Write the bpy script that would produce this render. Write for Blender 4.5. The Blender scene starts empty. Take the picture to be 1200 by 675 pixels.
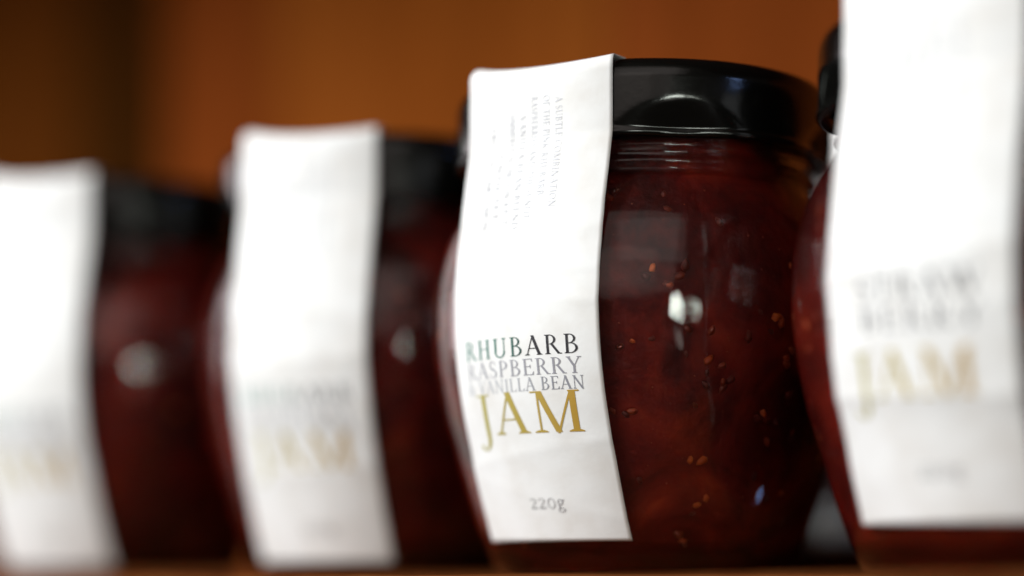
import bpy, bmesh, math, random
from mathutils import Vector, Matrix, noise
random.seed(7)
R = math.radians
scene = bpy.context.scene

# ------------------------------------------------------------------ camera
cam_d = bpy.data.cameras.new('camera')
cam = bpy.data.objects.new('camera', cam_d)
scene.collection.objects.link(cam)
scene.camera = cam
cam.location = (0, 0, 0.0009)                 # lens level with the shelf board
cam.rotation_euler = (R(90), 0, 0)
cam_d.sensor_width = 36
cam_d.lens = 72
cam_d.shift_y = 329.5 / 1200                   # horizon sits on the shelf line
cam_d.clip_start = 0.01
cam_d.clip_end = 50
cam_d.dof.use_dof = True
cam_d.dof.focus_distance = 0.3135
cam_d.dof.aperture_fstop = 3.1
cam_d.dof.aperture_blades = 0

# ------------------------------------------------------------------ world / lights
w = bpy.data.worlds.new('World'); scene.world = w; w.use_nodes = True
bg = w.node_tree.nodes['Background']
bg.inputs[0].default_value = (1.0, 0.80, 0.62, 1)
bg.inputs[1].default_value = 0.035

def area(name, loc, target, sx, sy, radiance, col=(1, 1, 1)):
    ld = bpy.data.lights.new(name, 'AREA'); ld.shape = 'RECTANGLE'
    ld.size = sx; ld.size_y = sy
    ld.energy = radiance * math.pi * sx * sy    # watts that give that radiance
    ld.color = col
    o = bpy.data.objects.new(name, ld); scene.collection.objects.link(o)
    o.location = loc
    o.rotation_euler = (Vector(target) - Vector(loc)).to_track_quat('-Z', 'Y').to_euler()
    return o
JC = (0.0, 0.34, 0.04)
area('window_light', (-0.90, -0.04, 0.55), JC, 0.75, 0.70, 12.5, (0.95, 0.98, 1.0))
area('end_window_light', (-0.60, 0.78, 0.20), JC, 0.20, 0.30, 4.5, (1.0, 0.90, 0.93))
area('room_light', (-0.16, -1.05, 0.95), JC, 1.25, 1.45, 0.40, (1.0, 0.88, 0.82))
area('room_light', (0.06, -1.15, 1.15), JC, 1.2, 0.85, 0.32, (1.0, 0.90, 0.86))
area('room_light', (-0.34, -1.0, 0.62), JC, 0.8, 0.5, 0.28, (1.0, 0.88, 0.80))
area('far_window_and_floor_light', (0.275, -0.62, 0.125), JC, 0.125, 0.095, 26.0, (0.93, 1.0, 0.90))
area('far_window_and_floor_light', (0.415, -0.58, 0.125), JC, 0.075, 0.075, 9.0, (0.93, 1.0, 0.88))
area('far_window_and_floor_light', (0.275, -0.62, -0.03), JC, 0.07, 0.09, 1.6, (1.0, 0.92, 0.84))  # dim panel added below the window, stands in for a floor reflection
area('blue_glint_light', (0.62, -0.12, 0.30), JC, 0.06, 0.06, 12.0, (0.32, 0.50, 1.0))  # added lamp that puts a blue glint on the lids, source unknown

vs = scene.view_settings
vs.view_transform = 'Standard'; vs.look = 'None'; vs.exposure = 0; vs.gamma = 1
vs.use_curve_mapping = False
cy = scene.cycles
cy.use_denoising = True
cy.max_bounces = 16; cy.transmission_bounces = 12; cy.glossy_bounces = 6; cy.diffuse_bounces = 5
cy.caustics_refractive = True; cy.caustics_reflective = True
cy.blur_glossy = 0.3
cy.sample_clamp_indirect = 6

# ------------------------------------------------------------------ node helpers
def mat(name):
    m = bpy.data.materials.new(name); m.use_nodes = True
    nt = m.node_tree
    return m, nt, nt.nodes['Principled BSDF']
def N(nt, t, **kw):
    n = nt.nodes.new(t)
    for k, v in kw.items():
        if k in n.inputs: n.inputs[k].default_value = v
        else: setattr(n, k, v)
    return n
def ramp(nt, fac, stops):
    r = nt.nodes.new('ShaderNodeValToRGB')
    el = r.color_ramp.elements
    while len(el) < len(stops): el.new(0.5)
    for e, (p, c) in zip(el, stops):
        e.position = p; e.color = (*c, 1)
    nt.links.new(fac, r.inputs[0]); return r
def bump(nt, b, height, strength, dist):
    n = N(nt, 'ShaderNodeBump', Strength=strength, Distance=dist)
    nt.links.new(height, n.inputs['Height']); nt.links.new(n.outputs[0], b.inputs['Normal'])

# glass
m_glass, nt, b = mat('clear_glass')
b.inputs['Base Color'].default_value = (0.97, 0.98, 0.97, 1)
b.inputs['Transmission Weight'].default_value = 1
b.inputs['IOR'].default_value = 1.5
b.inputs['Roughness'].default_value = 0.012
tc = N(nt, 'ShaderNodeTexCoord')
nz = N(nt, 'ShaderNodeTexNoise', Scale=95.0, Detail=1.5)
nt.links.new(tc.outputs['Object'], nz.inputs['Vector'])
bump(nt, b, nz.outputs['Fac'], 0.36, 0.0007)
ns = N(nt, 'ShaderNodeTexNoise', Scale=55.0, Detail=5.0, Roughness=0.7)      # finger smudges
nt.links.new(tc.outputs['Object'], ns.inputs['Vector'])
ms = N(nt, 'ShaderNodeMapRange'); ms.inputs[1].default_value = 0.45; ms.inputs[2].default_value = 0.7
ms.inputs[3].default_value = 0.008; ms.inputs[4].default_value = 0.10
nt.links.new(ns.outputs['Fac'], ms.inputs[0]); nt.links.new(ms.outputs[0], b.inputs['Roughness'])

# jam
m_jam, nt, b = mat('dark_red_jam')
tc = N(nt, 'ShaderNodeTexCoord')
n1 = N(nt, 'ShaderNodeTexNoise', Scale=70.0, Detail=5.0, Roughness=0.62, Distortion=0.5)
nt.links.new(tc.outputs['Object'], n1.inputs['Vector'])
r1 = ramp(nt, n1.outputs['Fac'], [(0.30, (0.028, 0.0012, 0.0010)), (0.46, (0.092, 0.0042, 0.0024)), (0.56, (0.165, 0.009, 0.0042)),
                                  (0.66, (0.24, 0.017, 0.006)), (0.80, (0.40, 0.05, 0.012))])
nt.links.new(r1.outputs[0], b.inputs['Base Color'])
b.inputs['Roughness'].default_value = 0.5
b.inputs['Specular IOR Level'].default_value = 0.15
b.inputs['Subsurface Weight'].default_value = 0.5
b.inputs['Subsurface Radius'].default_value = (1.0, 0.12, 0.05)
b.inputs['Subsurface Scale'].default_value = 0.004
n2 = N(nt, 'ShaderNodeTexNoise', Scale=420.0, Detail=4.0)
nt.links.new(tc.outputs['Object'], n2.inputs['Vector'])
bump(nt, b, n2.outputs['Fac'], 0.6, 0.0006)

# seeds
m_seed, nt, b = mat('fruit_seed')
oi = N(nt, 'ShaderNodeObjectInfo')
r1 = ramp(nt, oi.outputs['Random'], [(0.0, (0.09, 0.007, 0.003)), (0.5, (0.20, 0.022, 0.005)),
                                     (0.8, (0.42, 0.055, 0.008)), (1.0, (0.72, 0.14, 0.02))])
nt.links.new(r1.outputs[0], b.inputs['Base Color'])
b.inputs['Roughness'].default_value = 0.4

# froth bubbles caught against the glass
m_bubble, nt, b = mat('froth_bubble')
b.inputs['Base Color'].default_value = (0.30, 0.06, 0.03, 1)
b.inputs['Roughness'].default_value = 0.08
b.inputs['Specular IOR Level'].default_value = 1.0

# lid
m_lid, nt, b = mat('black_lacquered_metal')
b.inputs['Base Color'].default_value = (0.003, 0.003, 0.0026, 1)
b.inputs['Roughness'].default_value = 0.27
tc = N(nt, 'ShaderNodeTexCoord')
nz = N(nt, 'ShaderNodeTexNoise', Scale=900.0, Detail=3.0)
nt.links.new(tc.outputs['Object'], nz.inputs['Vector'])
bump(nt, b, nz.outputs['Fac'], 0.08, 0.0002)
nr = N(nt, 'ShaderNodeTexNoise', Scale=140.0, Detail=4.0)
nt.links.new(tc.outputs['Object'], nr.inputs['Vector'])
mr = N(nt, 'ShaderNodeMapRange'); mr.inputs[3].default_value = 0.09; mr.inputs[4].default_value = 0.20
nt.links.new(nr.outputs['Fac'], mr.inputs[0]); nt.links.new(mr.outputs[0], b.inputs['Roughness'])

# paper
m_paper, nt, b = mat('white_label_paper')
tc = N(nt, 'ShaderNodeTexCoord')
nz = N(nt, 'ShaderNodeTexNoise', Scale=160.0, Detail=4.0)
nt.links.new(tc.outputs['Object'], nz.inputs['Vector'])
r1 = ramp(nt, nz.outputs['Fac'], [(0.3, (0.79, 0.765, 0.73)), (0.5, (0.85, 0.838, 0.815)), (0.7, (0.88, 0.875, 0.86))])
nt.links.new(r1.outputs[0], b.inputs['Base Color'])
b.inputs['Roughness'].default_value = 0.55
b.inputs['Specular IOR Level'].default_value = 0.3
n2 = N(nt, 'ShaderNodeTexNoise', Scale=1500.0, Detail=3.0)
nt.links.new(tc.outputs['Object'], n2.inputs['Vector'])
bump(nt, b, n2.outputs['Fac'], 0.2, 0.0001)

# printing ink (print colours, with lens fringe and glare painted into the letters)
m_ink, nt, b = mat('printing_ink')
at = N(nt, 'ShaderNodeAttribute', attribute_name='ink')
nt.links.new(at.outputs['Color'], b.inputs['Base Color'])
b.inputs['Roughness'].default_value = 0.5

def wood_mat(name, dark, mid, light, sc=1.0):
    m, nt, b = mat(name)
    tc = N(nt, 'ShaderNodeTexCoord'); mp = N(nt, 'ShaderNodeMapping')
    mp.inputs['Scale'].default_value = (60 * sc, 60 * sc, 5 * sc)
    nt.links.new(tc.outputs['Object'], mp.inputs['Vector'])
    n1 = N(nt, 'ShaderNodeTexNoise', Scale=1.0, Detail=6.0, Roughness=0.6, Distortion=0.6)
    nt.links.new(mp.outputs[0], n1.inputs['Vector'])
    r1 = ramp(nt, n1.outputs['Fac'], [(0.25, dark), (0.5, mid), (0.75, light)])
    nt.links.new(r1.outputs[0], b.inputs['Base Color'])
    b.inputs['Roughness'].default_value = 0.9
    b.inputs['Specular IOR Level'].default_value = 0.0
    bump(nt, b, n1.outputs['Fac'], 0.2, 0.001)
    return m
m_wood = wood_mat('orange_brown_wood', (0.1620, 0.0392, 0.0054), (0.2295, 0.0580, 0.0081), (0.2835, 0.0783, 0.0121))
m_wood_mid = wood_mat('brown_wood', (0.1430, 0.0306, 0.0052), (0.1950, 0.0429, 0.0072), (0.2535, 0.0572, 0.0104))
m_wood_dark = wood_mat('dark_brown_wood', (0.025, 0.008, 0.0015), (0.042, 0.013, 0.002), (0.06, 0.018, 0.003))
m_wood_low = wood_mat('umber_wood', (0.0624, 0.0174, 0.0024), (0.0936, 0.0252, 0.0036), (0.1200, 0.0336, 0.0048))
m_shelf = wood_mat('shelf_wood', (0.07, 0.02, 0.006), (0.12, 0.035, 0.010), (0.17, 0.055, 0.016))

# ------------------------------------------------------------------ mesh helpers
def mesh_obj(name, verts, faces, material, parent=None, smooth=True):
    me = bpy.data.meshes.new(name)
    me.from_pydata(verts, [], faces); me.update()
    bm = bmesh.new(); bm.from_mesh(me)
    bmesh.ops.recalc_face_normals(bm, faces=bm.faces); bm.to_mesh(me); bm.free()
    me.materials.append(material)
    if smooth: me.polygons.foreach_set('use_smooth', [True] * len(me.polygons))
    o = bpy.data.objects.new(name, me); scene.collection.objects.link(o)
    o.parent = parent
    return o
def revolve(profile, n=128, rad=None):
    """closed-of-revolution verts/faces from (r,z) list; r==0 ends are poles"""
    vs_, fs = [], []
    rows = []
    for (r, z) in profile:
        if r < 1e-7:
            rows.append([len(vs_)] * n); vs_.append((0, 0, z))
        else:
            base = len(vs_)
            for k in range(n):
                t = 2 * math.pi * k / n
                rr = rad(r, z, t) if rad else r
                vs_.append((rr * math.sin(t), -rr * math.cos(t), z))
            rows.append(list(range(base, base + n)))
    for a, c in zip(rows[:-1], rows[1:]):
        for k in range(n):
            q = [a[k], a[(k + 1) % n], c[(k + 1) % n], c[k]]
            q2 = []
            for i in q:
                if i not in q2: q2.append(i)
            if len(q2) > 2: fs.append(q2)
    return vs_, fs
def catmull(pts, per=6):
    out = []
    P = [pts[0]] + list(pts) + [pts[-1]]
    for i in range(1, len(P) - 2):
        p0, p1, p2, p3 = P[i - 1], P[i], P[i + 1], P[i + 2]
        for k in range(per):
            t = k / per
            out.append(tuple(0.5 * (2 * p1[j] + (p2[j] - p0[j]) * t + (2 * p0[j] - 5 * p1[j] + 4 * p2[j] - p3[j]) * t * t
                             + (3 * p1[j] - p0[j] - 3 * p2[j] + p3[j]) * t ** 3) for j in (0, 1)))
    out.append(tuple(pts[-1])); return out
def interp(tab, z):
    if z <= tab[0][1]: return tab[0][0]
    for (r0, z0), (r1, z1) in zip(tab[:-1], tab[1:]):
        if z <= z1: return r0 + (r1 - r0) * (z - z0) / (z1 - z0)
    return tab[-1][0]
def smooth(x): x = max(0., min(1., x)); return x * x * (3 - 2 * x)

# ------------------------------------------------------------------ shelf and back wall
ROW = math.atan2(0.1370, 0.1592)                # the shelf runs off to the left, away from us
DR = Vector((math.cos(ROW), -math.sin(ROW), 0))  # along the row, to the right / nearer
NF = Vector((-math.sin(ROW), -math.cos(ROW), 0)) # out of the shelf, towards the front
O3 = Vector((0.0212, 0.3437, 0))
def frame_box(name, a0, a1, b0, b1, z0, z1, material, parent=None, bev=0.001, seg=3):
    """box in row coordinates: a along DR, b along NF from the middle of the row"""
    bm = bmesh.new()
    bmesh.ops.create_cube(bm, size=1)
    for v in bm.verts:
        v.co = Vector(((a0 + a1) / 2 + v.co.x * (a1 - a0), (b0 + b1) / 2 + v.co.y * (b1 - b0), (z0 + z1) / 2 + v.co.z * (z1 - z0)))
    bmesh.ops.bevel(bm, geom=list(bm.edges), offset=bev, segments=seg, affect='EDGES', profile=0.5)
    c = Vector(((a0 + a1) / 2, (b0 + b1) / 2, z0))
    for v in bm.verts: v.co -= c
    me = bpy.data.meshes.new(name); bm.to_mesh(me); bm.free()
    me.materials.append(material)
    o = bpy.data.objects.new(name, me); scene.collection.objects.link(o)
    M = Matrix(((DR.x, -DR.y * -1 * 0 + NF.x, 0, O3.x + DR.x * c.x + NF.x * c.y),
                (DR.y, NF.y, 0, O3.y + DR.y * c.x + NF.y * c.y),
                (0, 0, 1, z0), (0, 0, 0, 1)))
    # DR,NF,Z is left-handed: mirror along the row (boxes are symmetric)
    M = M @ Matrix.Diagonal((-1, 1, 1, 1))
    o.parent = parent
    o.matrix_world = M
    return o
WALL_B = -0.158
shelf = frame_box('shelf', -0.62, 0.30, WALL_B + 0.0005, 0.046, -0.018, 0.0, m_shelf, bev=0.0012)
shelf['kind'] = 'structure'
upper = frame_box('shade_board', -0.62, 0.30, WALL_B + 0.0005, 0.046, 0.232, 0.250, m_shelf, bev=0.0012)  # unseen board, added above the frame to shade the top of the wall
upper['kind'] = 'structure'
wall = bpy.data.objects.new('back_wall', None); scene.collection.objects.link(wall)
wall['kind'] = 'structure'
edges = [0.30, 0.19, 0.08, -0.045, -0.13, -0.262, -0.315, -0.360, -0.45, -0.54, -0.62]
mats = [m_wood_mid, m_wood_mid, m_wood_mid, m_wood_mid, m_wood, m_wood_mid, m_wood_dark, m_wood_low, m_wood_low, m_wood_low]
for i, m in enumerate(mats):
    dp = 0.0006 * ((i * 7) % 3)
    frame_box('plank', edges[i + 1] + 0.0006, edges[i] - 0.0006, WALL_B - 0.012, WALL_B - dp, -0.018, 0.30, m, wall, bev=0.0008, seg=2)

# ------------------------------------------------------------------ jar shapes
MM = 0.001
BODY = [(22.8, 0.0), (24.4, 0.45), (25.4, 1.6), (26.4, 4.0), (28.0, 8.5), (29.8, 14), (31.7, 20.5), (33.5, 27), (34.8, 34.5),
        (35.2, 41), (34.9, 47), (34.0, 51.5), (32.7, 55.5), (30.8, 59.0), (29.2, 61.4), (28.4, 62.8)]
BODYC = catmull(BODY, 6)
NECK = [(28.4, 62.8), (28.75, 63.3), (29.1, 63.8), (28.75, 64.3), (28.3, 64.9), (28.3, 65.6), (28.8, 66.1), (28.9, 66.5), (28.4, 67.1),
        (28.0, 68), (28.0, 76.0), (27.6, 76.8), (26.6, 76.8)]
INNER = [(27.2, 76.0), (27.2, 63.5), (27.9, 61.4), (29.3, 58.8), (31.1, 55.1), (32.2, 51.2), (32.7, 46.8), (33.0, 41), (32.6, 34.5),
         (31.3, 27), (29.5, 20.5), (27.6, 14), (25.8, 8.5), (23.4, 5.2), (18, 4.2), (0, 4.0)]
glass_prof = [(0, 1.2), (15, 1.2), (20.5, 0.5)] + BODYC + NECK[1:] + catmull(INNER[:-3], 4) + INNER[-3:]
gv, gf = revolve([(r * MM, z * MM) for r, z in glass_prof], 144)
INN = sorted([(r, z) for r, z in INNER if z <= 76.5 and r > 20], key=lambda p: p[1])
JAMTOP = 68.0
jam_rz = [(r + 0.07, z) for r, z in catmull(INN, 5) if z <= JAMTOP]
def jam_rad(r, z, t): return r
jam_prof = [(0, 3.95), (18, 4.12)] + jam_rz + [(jam_rz[-1][0] - 0.6, JAMTOP + 0.5), (20, JAMTOP + 0.2), (0, JAMTOP)]
jv, jf = revolve([(r * MM, z * MM) for r, z in jam_prof], 96)
# lid: rolled top edge, straight skirt with lug dents, curled foot
LID_R = 31.35
lid_out = [(0, 78.8), (23.5, 78.8), (25, 78.9), (26, 79.5), (27.8, 79.7), (29.0, 79.6), (29.9, 79.25), (30.6, 78.65), (31.05, 77.9), (31.28, 77.0)]
zz = 76.4
while zz > 68.6:
    lid_out.append((LID_R, zz)); zz -= 0.2
lid_out += [(31.42, 68.5), (31.6, 68.2), (31.68, 67.85), (31.6, 67.5), (31.3, 67.3), (30.8, 67.35), (30.5, 67.7), (29.4, 68.5), (29.2, 76.9),
            (28.9, 78.2), (0, 78.2)]
LUGS = 6
def lid_rad(r, z, t):
    zm, rm = z / MM, r / MM
    if rm < 30.45 or zm > 76.5: return r
    per = 2 * math.pi / LUGS
    d = ((t + per / 2) % per) - per / 2
    x = d / R(22)
    if abs(x) >= 1: return r
    arch = 68.2 + 4.6 * (1 - x * x)
    q = (arch - zm) / 0.35
    sp = 0.35 * (q if q > 20 else math.log1p(math.exp(q)))
    return r - MM * 0.36 * (1 - x * x) * min(sp, 4.6)
lv, lf = revolve([(r * MM, z * MM) for r, z in lid_out], 288, lid_rad)

# label: a paper strip glued up the front, over the lid and down the back
HW = 14.7
def env(z):
    """radius (mm) of the strip's centre line at height z"""
    if z >= 68: return 32.05
    if z >= 46:
        t = (z - 46) / 22.0
        return 35.28 + (32.05 - 35.28) * (t ** 1.15)
    return interp([(r, zz_) for r, zz_ in BODYC], z) + 0.22
def make_label_fn(seed, crumple, creases=()):
    def rad(u, z):
        e = abs(u) / HW
        r = env(z)
        for (cz, sl, am, wd) in creases:
            r += am * math.exp(-abs(z - cz - sl * u) / wd) * (0.55 + 0.45 * noise.noise(Vector((u * 0.2, cz, seed))))
        if z < 66:
            k = smooth((66 - z) / 14)
            nn = noise.noise(Vector((u * 0.05 + seed * 3.1, z * 0.075, seed)))
            n2 = noise.noise(Vector((u * 0.13 + seed, z * 0.19, seed * 1.7 + 5)))
            r += crumple * k * (0.10 * max(0, nn + 0.25) + 0.05 * max(0, n2))
            # the flat strip cannot follow the belly: its long edges stand off in soft flutes
            fl = 0.1 + 0.9 * noise.noise(Vector((seed * 2.3 + (4 if u > 0 else 0), z * 0.11, 2.2)))
            r += crumple * k * max(0.0, fl) * 0.9 * max(0, e - 0.55) ** 1.8
        return r
    return rad
TOPZ = 78.9
def make_label(jar, seed, zb, angle_off=0.0, crumple=1.0, up=0.0, creases=(), back_z=30.0):
    rad = make_label_fn(seed, crumple, creases)
    def P(u, z, off=0.0):
        r = rad(u, z) + off
        th = u / (r - off)
        return (r * math.sin(th) * MM, -r * math.cos(th) * MM, z * MM)
    def lift(u, zz_):
        t = u / HW
        return (1.45 * t * t - 0.75 * t - 0.7 + up) * smooth((zz_ - 64) / 14)
    P0 = P
    def P(u, z, off=0.0):
        x, y, zz_ = P0(u, z, off)
        return (x, y, zz_ + lift(u, z) * MM)
    nu = 44
    us = [-HW + 2 * HW * i / nu for i in range(nu + 1)]
    rows = []
    zr = zb
    zl = []
    while zr < 78.0: zl.append(zr); zr += 0.55
    zl.append(78.0)
    for z in zl: rows.append([P(u, z) for u in us])
    # bend over the rim
    RT = 2.2
    for k in range(1, 7):
        a = R(90) * k / 6
        row = []
        for u in us:
            x, y, z = P(u, 78.0); rr = math.hypot(x, y)
            f = (rr - RT * MM * (1 - math.cos(a))) / rr
            row.append((x * f, y * f, z + RT * math.sin(a) * MM))
        rows.append(row)
    topf = rows[-1]
    for k in range(1, 24):
        t = k / 24
        row = []
        for (x, y, z), u in zip(topf, us):
            row.append((x, y * (1 - 2 * t), z - 0.5 * MM * smooth(min(t, 1 - t) * 6)))
        rows.append(row)
    for k in range(6, -1, -1):
        a = R(90) * k / 6
        row = []
        for u in us:
            x, y, z = P(u, 78.0); rr = math.hypot(x, y)
            f = (rr - RT * MM * (1 - math.cos(a))) / rr
            row.append((x * f, -y * f, z + RT * math.sin(a) * MM))
        rows.append(row)
    z = 76.0
    while z > back_z:
        rows.append([(p[0], -p[1], p[2]) for p in (P(u, z) for u in us)]); z -= 0.8
    verts = [p for row in rows for p in row]
    m = nu + 1
    faces = [(i * m + j, i * m + j + 1, (i + 1) * m + j + 1, (i + 1) * m + j) for i in range(len(rows) - 1) for j in range(nu)]
    o = mesh_obj('label', verts, faces, m_paper, jar)
    # outward normals, then a real thickness towards the jar
    c = o.data.polygons[nu // 2]
    if c.normal.y > 0: o.data.flip_normals()
    sd = o.modifiers.new('thickness', 'SOLIDIFY'); sd.thickness = 0.00012; sd.offset = -1
    return o, P

# ------------------------------------------------------------------ lettering: serif capitals drawn as polygons, filled by scan lines
def rect(x0, y0, x1, y1): return [(x0, y0), (x1, y0), (x1, y1), (x0, y1)]
def diag(xa, ya, xb, yb, w): return [(xa - w / 2, ya), (xa + w / 2, ya), (xb + w / 2, yb), (xb - w / 2, yb)]
def arc(cx, cy_, rx, ry, ix, iy, a0, a1, ox=0.0, n=22):
    o = [(cx + rx * math.cos(R(a0 + (a1 - a0) * k / n)), cy_ + ry * math.sin(R(a0 + (a1 - a0) * k / n))) for k in range(n + 1)]
    i = [(cx + ox + ix * math.cos(R(a0 + (a1 - a0) * k / n)), cy_ + iy * math.sin(R(a0 + (a1 - a0) * k / n))) for k in range(n + 1)]
    return o + i[::-1]
TK, TN, SE = 0.108, 0.043, 0.034
def serif(xc, y, l=0.13, up=True):
    s = 1 if up else -1
    return [[(xc - l, y), (xc + l, y), (xc + l, y + s * SE * 0.7), (xc + TK * .5, y + s * SE * 1.9), (xc - TK * .5, y + s * SE * 1.9), (xc - l, y + s * SE * 0.7)]]
def stem(x, w=None, y0=0, y1=1, s0=True, s1=True, l=0.13):
    w = w or TK
    p = [rect(x - w / 2, y0, x + w / 2, y1)]
    if s0: p += serif(x, y0, l, True)
    if s1: p += serif(x, y1, l, False)
    return p
def G():
    g = {}
    g['I'] = (0.36, stem(0.18))
    g['H'] = (0.86, stem(0.19) + stem(0.67) + [rect(0.19, 0.49, 0.67, 0.49 + TN)])
    g['U'] = (0.84, stem(0.18, None, 0.33, 1, False) + stem(0.66, TN, 0.33, 1, False, True, 0.11)
              + [arc(0.415, 0.335, 0.2925, 0.35, 0.21, 0.295, 180, 360, 0.0)])
    g['P'] = (0.64, stem(0.18) + [arc(0.26, 0.72, 0.33, 0.28, 0.225, 0.24, -90, 90), rect(0.18, 0.96, 0.27, 1.0), rect(0.18, 0.44, 0.27, 0.48)])
    g['B'] = (0.70, stem(0.18) + [arc(0.27, 0.755, 0.28, 0.245, 0.185, 0.205, -90, 90), rect(0.18, 0.96, 0.28, 1.0), rect(0.18, 0.51, 0.28, 0.55),
                                  arc(0.29, 0.275, 0.345, 0.275, 0.24, 0.235, -90, 90), rect(0.18, 0.0, 0.30, 0.04)])
    g['R'] = (0.76, stem(0.18) + [arc(0.26, 0.745, 0.29, 0.255, 0.19, 0.215, -90, 90), rect(0.18, 0.96, 0.27, 1.0), rect(0.18, 0.49, 0.30, 0.53),
                                  diag(0.36, 0.52, 0.68, 0.0, 0.125), rect(0.60, 0, 0.80, SE)])
    g['E'] = (0.66, stem(0.18) + [rect(0.18, 0.96, 0.58, 1.0), rect(0.18, 0.0, 0.61, 0.04), rect(0.18, 0.50, 0.48, 0.54),
                                  [(0.56, 1.0), (0.59, 1.0), (0.60, 0.80), (0.58, 0.80), (0.52, 0.96)], [(0.54, 0.04), (0.62, 0.22), (0.645, 0.22), (0.62, 0.0)],
                                  [(0.46, 0.42), (0.485, 0.42), (0.485, 0.62), (0.46, 0.62), (0.42, 0.52)]])
    g['L'] = (0.62, stem(0.18) + [rect(0.18, 0.0, 0.57, 0.04), [(0.50, 0.04), (0.58, 0.22), (0.605, 0.22), (0.58, 0.0)]])
    g['T'] = (0.70, stem(0.35, None, 0, 1, True, False) + [rect(0.04, 0.96, 0.66, 1.0), [(0.04, 1.0), (0.04, 0.80), (0.06, 0.80), (0.13, 0.96)],
                                                         [(0.66, 1.0), (0.66, 0.80), (0.64, 0.80), (0.57, 0.96)]])
    g['A'] = (0.80, [diag(0.10, 0.0, 0.40, 1.0, TN * 1.1), diag(0.69, 0.0, 0.385, 1.02, 0.135), rect(0.22, 0.33, 0.58, 0.33 + TN * .9)] + serif(0.11, 0, 0.12) + serif(0.69, 0, 0.14))
    g['V'] = (0.78, [diag(0.40, 0.0, 0.12, 1.0, 0.125), diag(0.39, -0.02, 0.67, 1.0, TN * 1.1)] + serif(0.12, 1, 0.13, False) + serif(0.67, 1, 0.11, False))
    g['W'] = (1.12, [diag(0.34, 0.0, 0.12, 1.0, 0.12), diag(0.33, -0.02, 0.56, 1.0, TN * 1.1), diag(0.78, 0.0, 0.56, 1.0, 0.12), diag(0.77, -0.02, 1.0, 1.0, TN * 1.1)]
              + serif(0.12, 1, 0.12, False) + serif(0.56, 1, 0.12, False) + serif(1.0, 1, 0.11, False))
    g['Y'] = (0.74, stem(0.38, None, 0, 0.46, True, False) + [diag(0.38, 0.42, 0.10, 1.0, 0.12), diag(0.38, 0.42, 0.64, 1.0, TN * 1.1)] + serif(0.11, 1, 0.12, False) + serif(0.64, 1, 0.11, False))
    g['N'] = (0.86, stem(0.16, TN, 0, 1, True, True, 0.11) + stem(0.70, TN, 0, 1, False, True, 0.11) + [diag(0.71, -0.02, 0.14, 1.0, 0.13)])
    g['M'] = (1.06, stem(0.17, TN, 0, 1, True, False, 0.14) + stem(0.88, 0.125, 0, 1, True, False, 0.15)
              + [diag(0.53, 0.0, 0.20, 1.0, 0.125), diag(0.52, -0.03, 0.86, 1.0, TN * 1.1), rect(0.02, 1 - SE, 0.26, 1.0), rect(0.80, 1 - SE, 1.02, 1.0)])
    g['J'] = (0.50, [[(0.27, 1.0), (0.39, 1.0), (0.40, -0.05), (0.29, -0.05)], rect(0.14, 1 - SE, 0.50, 1.0),
                     arc(0.20, -0.06, 0.20, 0.31, 0.09, 0.275, 360, 215, 0.0)])
    g['O'] = (0.90, [arc(0.45, 0.5, 0.40, 0.52, 0.29, 0.48, 0, 180), arc(0.45, 0.5, 0.40, 0.52, 0.29, 0.48, 180, 360)])
    g['C'] = (0.80, [arc(0.45, 0.5, 0.40, 0.52, 0.29, 0.48, 50, 310), [(0.70, 0.92), (0.73, 0.92), (0.74, 0.70), (0.71, 0.70)]])
    g['D'] = (0.86, stem(0.18) + [arc(0.34, 0.5, 0.44, 0.5, 0.335, 0.46, -90, 90), rect(0.18, 0.96, 0.35, 1), rect(0.18, 0, 0.35, 0.04)])
    g['F'] = (0.62, stem(0.18) + [rect(0.18, 0.96, 0.56, 1.0), rect(0.18, 0.48, 0.46, 0.52), [(0.54, 1), (0.57, 1), (0.58, 0.8), (0.56, 0.8), (0.5, 0.96)]])
    g['K'] = (0.80, stem(0.18) + [diag(0.24, 0.45, 0.64, 1.0, TN), diag(0.70, 0, 0.32, 0.58, 0.12)] + serif(0.64, 1, 0.11, False) + serif(0.70, 0, 0.12))
    g['S'] = (0.58, [arc(0.285, 0.755, 0.215, 0.265, 0.135, 0.22, 40, 262), arc(0.285, 0.255, 0.235, 0.275, 0.145, 0.23, 82, -140),
                     diag(0.335, 0.43, 0.22, 0.60, 0.16), [(0.44, 0.93), (0.465, 0.93), (0.47, 0.74), (0.445, 0.74)], [(0.07, 0.27), (0.095, 0.27), (0.11, 0.05), (0.085, 0.05)]])
    g['&'] = (0.86, [arc(0.36, 0.78, 0.16, 0.22, 0.10, 0.185, 0, 180), arc(0.36, 0.78, 0.16, 0.22, 0.10, 0.185, 180, 360),
                     arc(0.33, 0.27, 0.28, 0.29, 0.17, 0.25, 60, 330), diag(0.74, 0.0, 0.27, 0.70, 0.12), diag(0.52, 0.1, 0.72, 0.5, TN), rect(0.60, 0.50, 0.84, 0.535), rect(0.66, 0, 0.84, SE)])
    g['2'] = (0.66, [arc(0.30, 0.68, 0.24, 0.26, 0.15, 0.22, -28, 170), diag(0.10, 0.04, 0.47, 0.60, 0.095), [(0.06, 0.0), (0.56, 0.0), (0.60, 0.20), (0.57, 0.20), (0.50, 0.10), (0.10, 0.10)]])
    g['0'] = (0.74, [arc(0.36, 0.46, 0.30, 0.47, 0.235, 0.40, 0, 180), arc(0.36, 0.46, 0.30, 0.47, 0.235, 0.40, 180, 360)])
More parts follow.
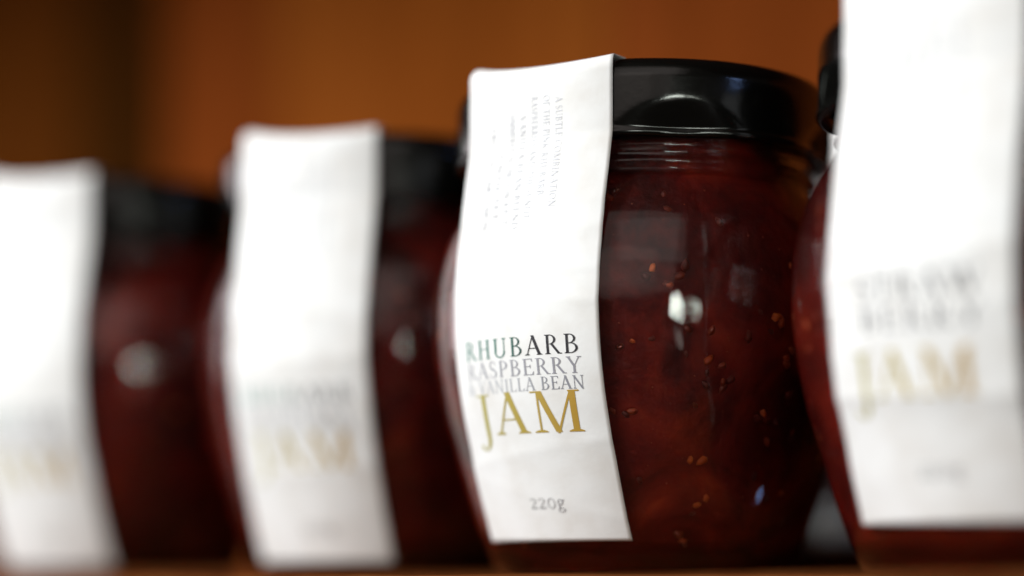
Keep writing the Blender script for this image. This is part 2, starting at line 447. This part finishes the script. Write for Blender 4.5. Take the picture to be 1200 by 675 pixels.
    g['g'] = (0.66, [arc(0.27, 0.56, 0.21, 0.25, 0.12, 0.20, 0, 180), arc(0.27, 0.56, 0.21, 0.25, 0.12, 0.20, 180, 360), rect(0.40, 0.68, 0.58, 0.77),
                     arc(0.29, -0.14, 0.27, 0.20, 0.19, 0.14, 0, 180), arc(0.29, -0.14, 0.27, 0.20, 0.19, 0.14, 180, 360), diag(0.18, 0.02, 0.16, 0.36, 0.09)])
    return g
GL = G()
def glyph_quads(polys, h):
    """scan-line fill of the union of the polygons; returns quads in glyph units. h: row height"""
    ymin = min(p[1] for q in polys for p in q); ymax = max(p[1] for q in polys for p in q)
    n = max(1, int(math.ceil((ymax - ymin) / h))); h = (ymax - ymin) / n
    out = []
    for i in range(n):
        y = ymin + (i + 0.5) * h
        iv = []
        for q in polys:
            xs = []
            for (x0, y0), (x1, y1) in zip(q, q[1:] + q[:1]):
                if (y0 <= y) != (y1 <= y): xs.append(x0 + (x1 - x0) * (y - y0) / (y1 - y0))
            xs.sort(); iv += [(xs[k], xs[k + 1]) for k in range(0, len(xs) - 1, 2)]
        iv.sort(); mg = []
        for a, c in iv:
            if mg and a <= mg[-1][1]: mg[-1][1] = max(mg[-1][1], c)
            else: mg.append([a, c])
        for a, c in mg: out.append((a, c, ymin + i * h, ymin + (i + 1) * h))
    return out
def lerp3(a, c, t): return tuple(a[k] + (c[k] - a[k]) * t for k in range(3))
def write(label, P, text, u0, u1, base, cap, colf, vertical=False, track=0.04, rows=46, weight=None):
    """text between u0 and u1 (mm across the strip), baseline height base (mm). vertical: runs down the strip from z=u0, baseline at u=base"""
    if not vertical: u0, u1 = u0 + 0.1, u1 - 0.1
    adv = []
    x = 0.0
    for ch in text:
        if ch == ' ': x += 0.36; continue
        adv.append((ch, x)); x += GL[ch][0] + track
    total = x - track
    sx = (u1 - u0) / total if not vertical else cap
    if vertical and u1 is not None: sx = (u0 - u1) / total
    verts, faces, cols = [], [], []
    for ch, x0 in adv:
        for a, c, y0, y1 in glyph_quads(GL[ch][1], 1.0 / rows):
            pieces = max(1, int(math.ceil((c - a) * abs(sx) / 0.6)))
            for k in range(pieces):
                xa = x0 + a + (c - a) * k / pieces; xb = x0 + a + (c - a) * (k + 1) / pieces
                b0 = len(verts)
                for (gx, gy) in ((xa, y0), (xb, y0), (xb, y1), (xa, y1)):
                    if vertical: u, z = base + gy * cap, u0 - gx * sx
                    else: u, z = u0 + gx * sx, base + gy * cap
                    verts.append(P(u, z, 0.06)); cols.append(colf(gx / total))
                faces.append((b0, b0 + 1, b0 + 2, b0 + 3))
    me = bpy.data.meshes.new('lettering'); me.from_pydata(verts, [], faces)
    at_ = me.color_attributes.new('ink', 'FLOAT_COLOR', 'POINT')
    at_.data.foreach_set('color', [v for c in cols for v in (*c, 1.0)])
    me.update(); me.materials.append(m_ink)
    o = bpy.data.objects.new('lettering', me); scene.collection.objects.link(o); o.parent = label
    return o
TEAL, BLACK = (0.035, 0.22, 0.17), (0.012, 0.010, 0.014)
def c_black(t):  # black ink; the teal start paints green lens fringing into it
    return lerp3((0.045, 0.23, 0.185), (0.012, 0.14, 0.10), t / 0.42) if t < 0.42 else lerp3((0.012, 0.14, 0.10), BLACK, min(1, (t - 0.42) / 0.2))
def c_grey(t): return lerp3((0.42, 0.42, 0.45), (0.28, 0.27, 0.30), t)  # paler left ends, here and below: glare wash-out put into the ink
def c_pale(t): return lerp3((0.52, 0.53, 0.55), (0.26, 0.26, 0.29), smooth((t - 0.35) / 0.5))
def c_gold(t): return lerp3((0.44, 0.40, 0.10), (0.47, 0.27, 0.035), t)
def c_g(t): return lerp3((0.36, 0.37, 0.36), (0.26, 0.24, 0.25), t)
def c_fine(t): return (0.74, 0.74, 0.77)
FINE = [('A SUBTLE COMBINATION', 74.5, 56.5), ('OF THE PINK RHUBARB', 75.0, 58.5), ('RASPBERRIES AND THE SUNLIT', 75.0, 55.0),
        ('VANILLA BEAN BLEND', 72.0, 53.5), ('SIMMERED SLOWLY IN A POT', 72.5, 54.5), ('UNTIL SET', 66.0, 55.5), ('FRUIT SUGAR LEMON', 70.5, 54.0)]
for f in FINE: assert all(ch in GL or ch == ' ' for ch in f[0].replace('G', 'C')), f
GL['G'] = (0.86, GL['C'][1] + [rect(0.66, 0.02, 0.76, 0.42), rect(0.56, 0.42, 0.86, 0.455)])

# ------------------------------------------------------------------ jars
seed_v, seed_f = [], []
_bm = bmesh.new(); bmesh.ops.create_icosphere(_bm, subdivisions=1, radius=1)
for v in _bm.verts:
    v.co.x *= 0.62 * (1 - 0.35 * v.co.z); v.co.y *= 0.45; v.co.z *= 1.0
seed_me = bpy.data.meshes.new('seed'); _bm.to_mesh(seed_me); _bm.free()
seed_me.materials.append(m_seed); seed_me.polygons.foreach_set('use_smooth', [True] * len(seed_me.polygons))
shared = {}
GROUP = 'jam jars standing on the wooden shelf'
def jar(x, y, face, lidrot, seed, label_text, zb, drop, kind, seeds, crumple=1.0, up=0.0, creases=()):
    e = bpy.data.objects.new('jam_jar', None); scene.collection.objects.link(e)
    e.location = (x, y, 0.0002); e.rotation_euler = (0, 0, R(-face))
    e['label'] = label_text; e['category'] = 'jam jar'; e['group'] = GROUP
    def part(name, vf, m, rot=0):
        if name not in shared:
            shared[name] = mesh_obj(name, vf[0], vf[1], m, e)
            o = shared[name]
        else:
            o = shared[name].copy(); scene.collection.objects.link(o); o.parent = e
        o.rotation_euler = (0, 0, R(rot)); return o
    part('jar_glass', (gv, gf), m_glass)
    jam = part('jam', (jv, jf), m_jam, seed * 71 % 360)
    part('lid', (lv, lf), m_lid, lidrot)
    rng = random.Random(seed)
    for _ in range(seeds):
        if _ % 5 == 0 or rng.random() < 0.4:
            z = rng.uniform(5, 59); th = rng.uniform(0, 2 * math.pi)
        else:
            z = min(59, max(5, z + rng.gauss(0, 3.0))); th += rng.gauss(0, 0.09)
        r = interp([(a, c) for a, c in jam_rz], z)
        s = rng.uniform(0.6, 1.2)
        so = bpy.data.objects.new('seed', seed_me); scene.collection.objects.link(so); so.parent = jam
        rr = r - 0.25 * s + rng.uniform(0.0, 0.3) * s
        so.location = (rr * math.sin(th) * MM, -rr * math.cos(th) * MM, z * MM)
        so.scale = (s * MM,) * 3
        so.rotation_euler = (rng.uniform(-.3, .3), rng.uniform(0, 6.3), th)
        so.rotation_mode = 'XYZ'
        so.rotation_euler = (Matrix.Rotation(th, 3, 'Z') @ Matrix.Rotation(rng.uniform(0, 6.3), 3, 'Y')).to_euler()
    bub = bmesh.new()
    for _ in range(int(seeds * 1.1)):
        z = rng.uniform(6, 60); th = rng.uniform(0, 2 * math.pi); s = rng.uniform(0.06, 0.22)
        r = interp([(a, c) for a, c in jam_rz], z) - 0.2 * s
        bmesh.ops.create_icosphere(bub, subdivisions=1, radius=s * MM, matrix=Matrix.Translation((r * math.sin(th) * MM, -r * math.cos(th) * MM, z * MM)))
    bme = bpy.data.meshes.new('air_bubbles'); bub.to_mesh(bme); bub.free(); bme.materials.append(m_bubble)
    bme.polygons.foreach_set('use_smooth', [True] * len(bme.polygons))
    bo = bpy.data.objects.new('air_bubbles', bme); scene.collection.objects.link(bo); bo.parent = jam; bo['kind'] = 'stuff'
    lab, P = make_label(e, seed, zb, crumple=crumple, up=up, creases=creases)
    d = drop
    if kind == 'rhubarb':
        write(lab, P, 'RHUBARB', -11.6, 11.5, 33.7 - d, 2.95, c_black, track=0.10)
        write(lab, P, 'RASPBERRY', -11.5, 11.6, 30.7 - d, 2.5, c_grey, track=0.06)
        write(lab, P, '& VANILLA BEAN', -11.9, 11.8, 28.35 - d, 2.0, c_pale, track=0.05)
    else:
        write(lab, P, 'STRAW', -8.6, 10.4, 36.9 - d, 3.3, lambda t: (0.05, 0.05, 0.06), track=0.12)
        write(lab, P, 'BERRY', -8.2, 10.4, 32.8 - d, 3.2, lambda t: (0.06, 0.06, 0.07), track=0.16)
    jo = 0.0 if kind == 'rhubarb' else 1.9
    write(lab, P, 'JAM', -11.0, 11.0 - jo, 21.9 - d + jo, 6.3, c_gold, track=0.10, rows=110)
    write(lab, P, '220g', -1.6, 5.3, 10.2 - d + 1.5 * jo, 1.75, c_g, track=0.06)
    for k, (tx, z0, z1) in enumerate(FINE):
        write(lab, P, tx, z0, z1, 5.4 - 2.2 * k, 1.15, lambda t, k=k: (0.58 - 0.07 * k,) * 2 + (0.62 - 0.07 * k,), vertical=True, rows=22)
    return e

jar(-0.0829, 0.4395, 27.5, 20, 1, 'blurriest jam jar, cut off by the left edge of the picture', 0.9, 4.0, 'rhubarb', 60,
    creases=((50, .1, .35, 2.5), (28, -.08, .4, 2.2)))
jar(-0.0246, 0.3985, 25.5, 8, 2, 'blurred jam jar standing between the leftmost jar and the sharp one', 1.9, 3.0, 'rhubarb', 80,
    creases=((47, -.12, .4, 2.0), (38, .06, .5, 2.5), (18, .1, .35, 2.2)))
jar(0.0222, 0.3450, 38.5, 46, 3, 'sharp jam jar with RHUBARB RASPBERRY lettering on its white label', 5.1, 0.0, 'rhubarb', 290,
    creases=((51, .16, .22, 2.2), (43, -.10, .30, 1.4), (19, .12, .26, 1.8), (60, -.2, .16, 1.4), (12, -.25, .14, 1.5)))
jar(0.0763, 0.2990, 42.0, 26, 4, 'large near jar of strawberry jam, cut off by the right edge', 6.9, 0.0, 'straw', 140, crumple=1.6, up=1.0,
    creases=((42, .10, .7, 1.6), (24, -.04, .75, 1.8), (57, -.06, .4, 2.0), (33, .2, .35, 1.5)))
jar(0.0712, 0.3990, 41.0, 12, 5, 'jar of a second row, glimpsed in the gap behind the sharp jar', 4.0, 1.0, 'rhubarb', 30, up=1.6)
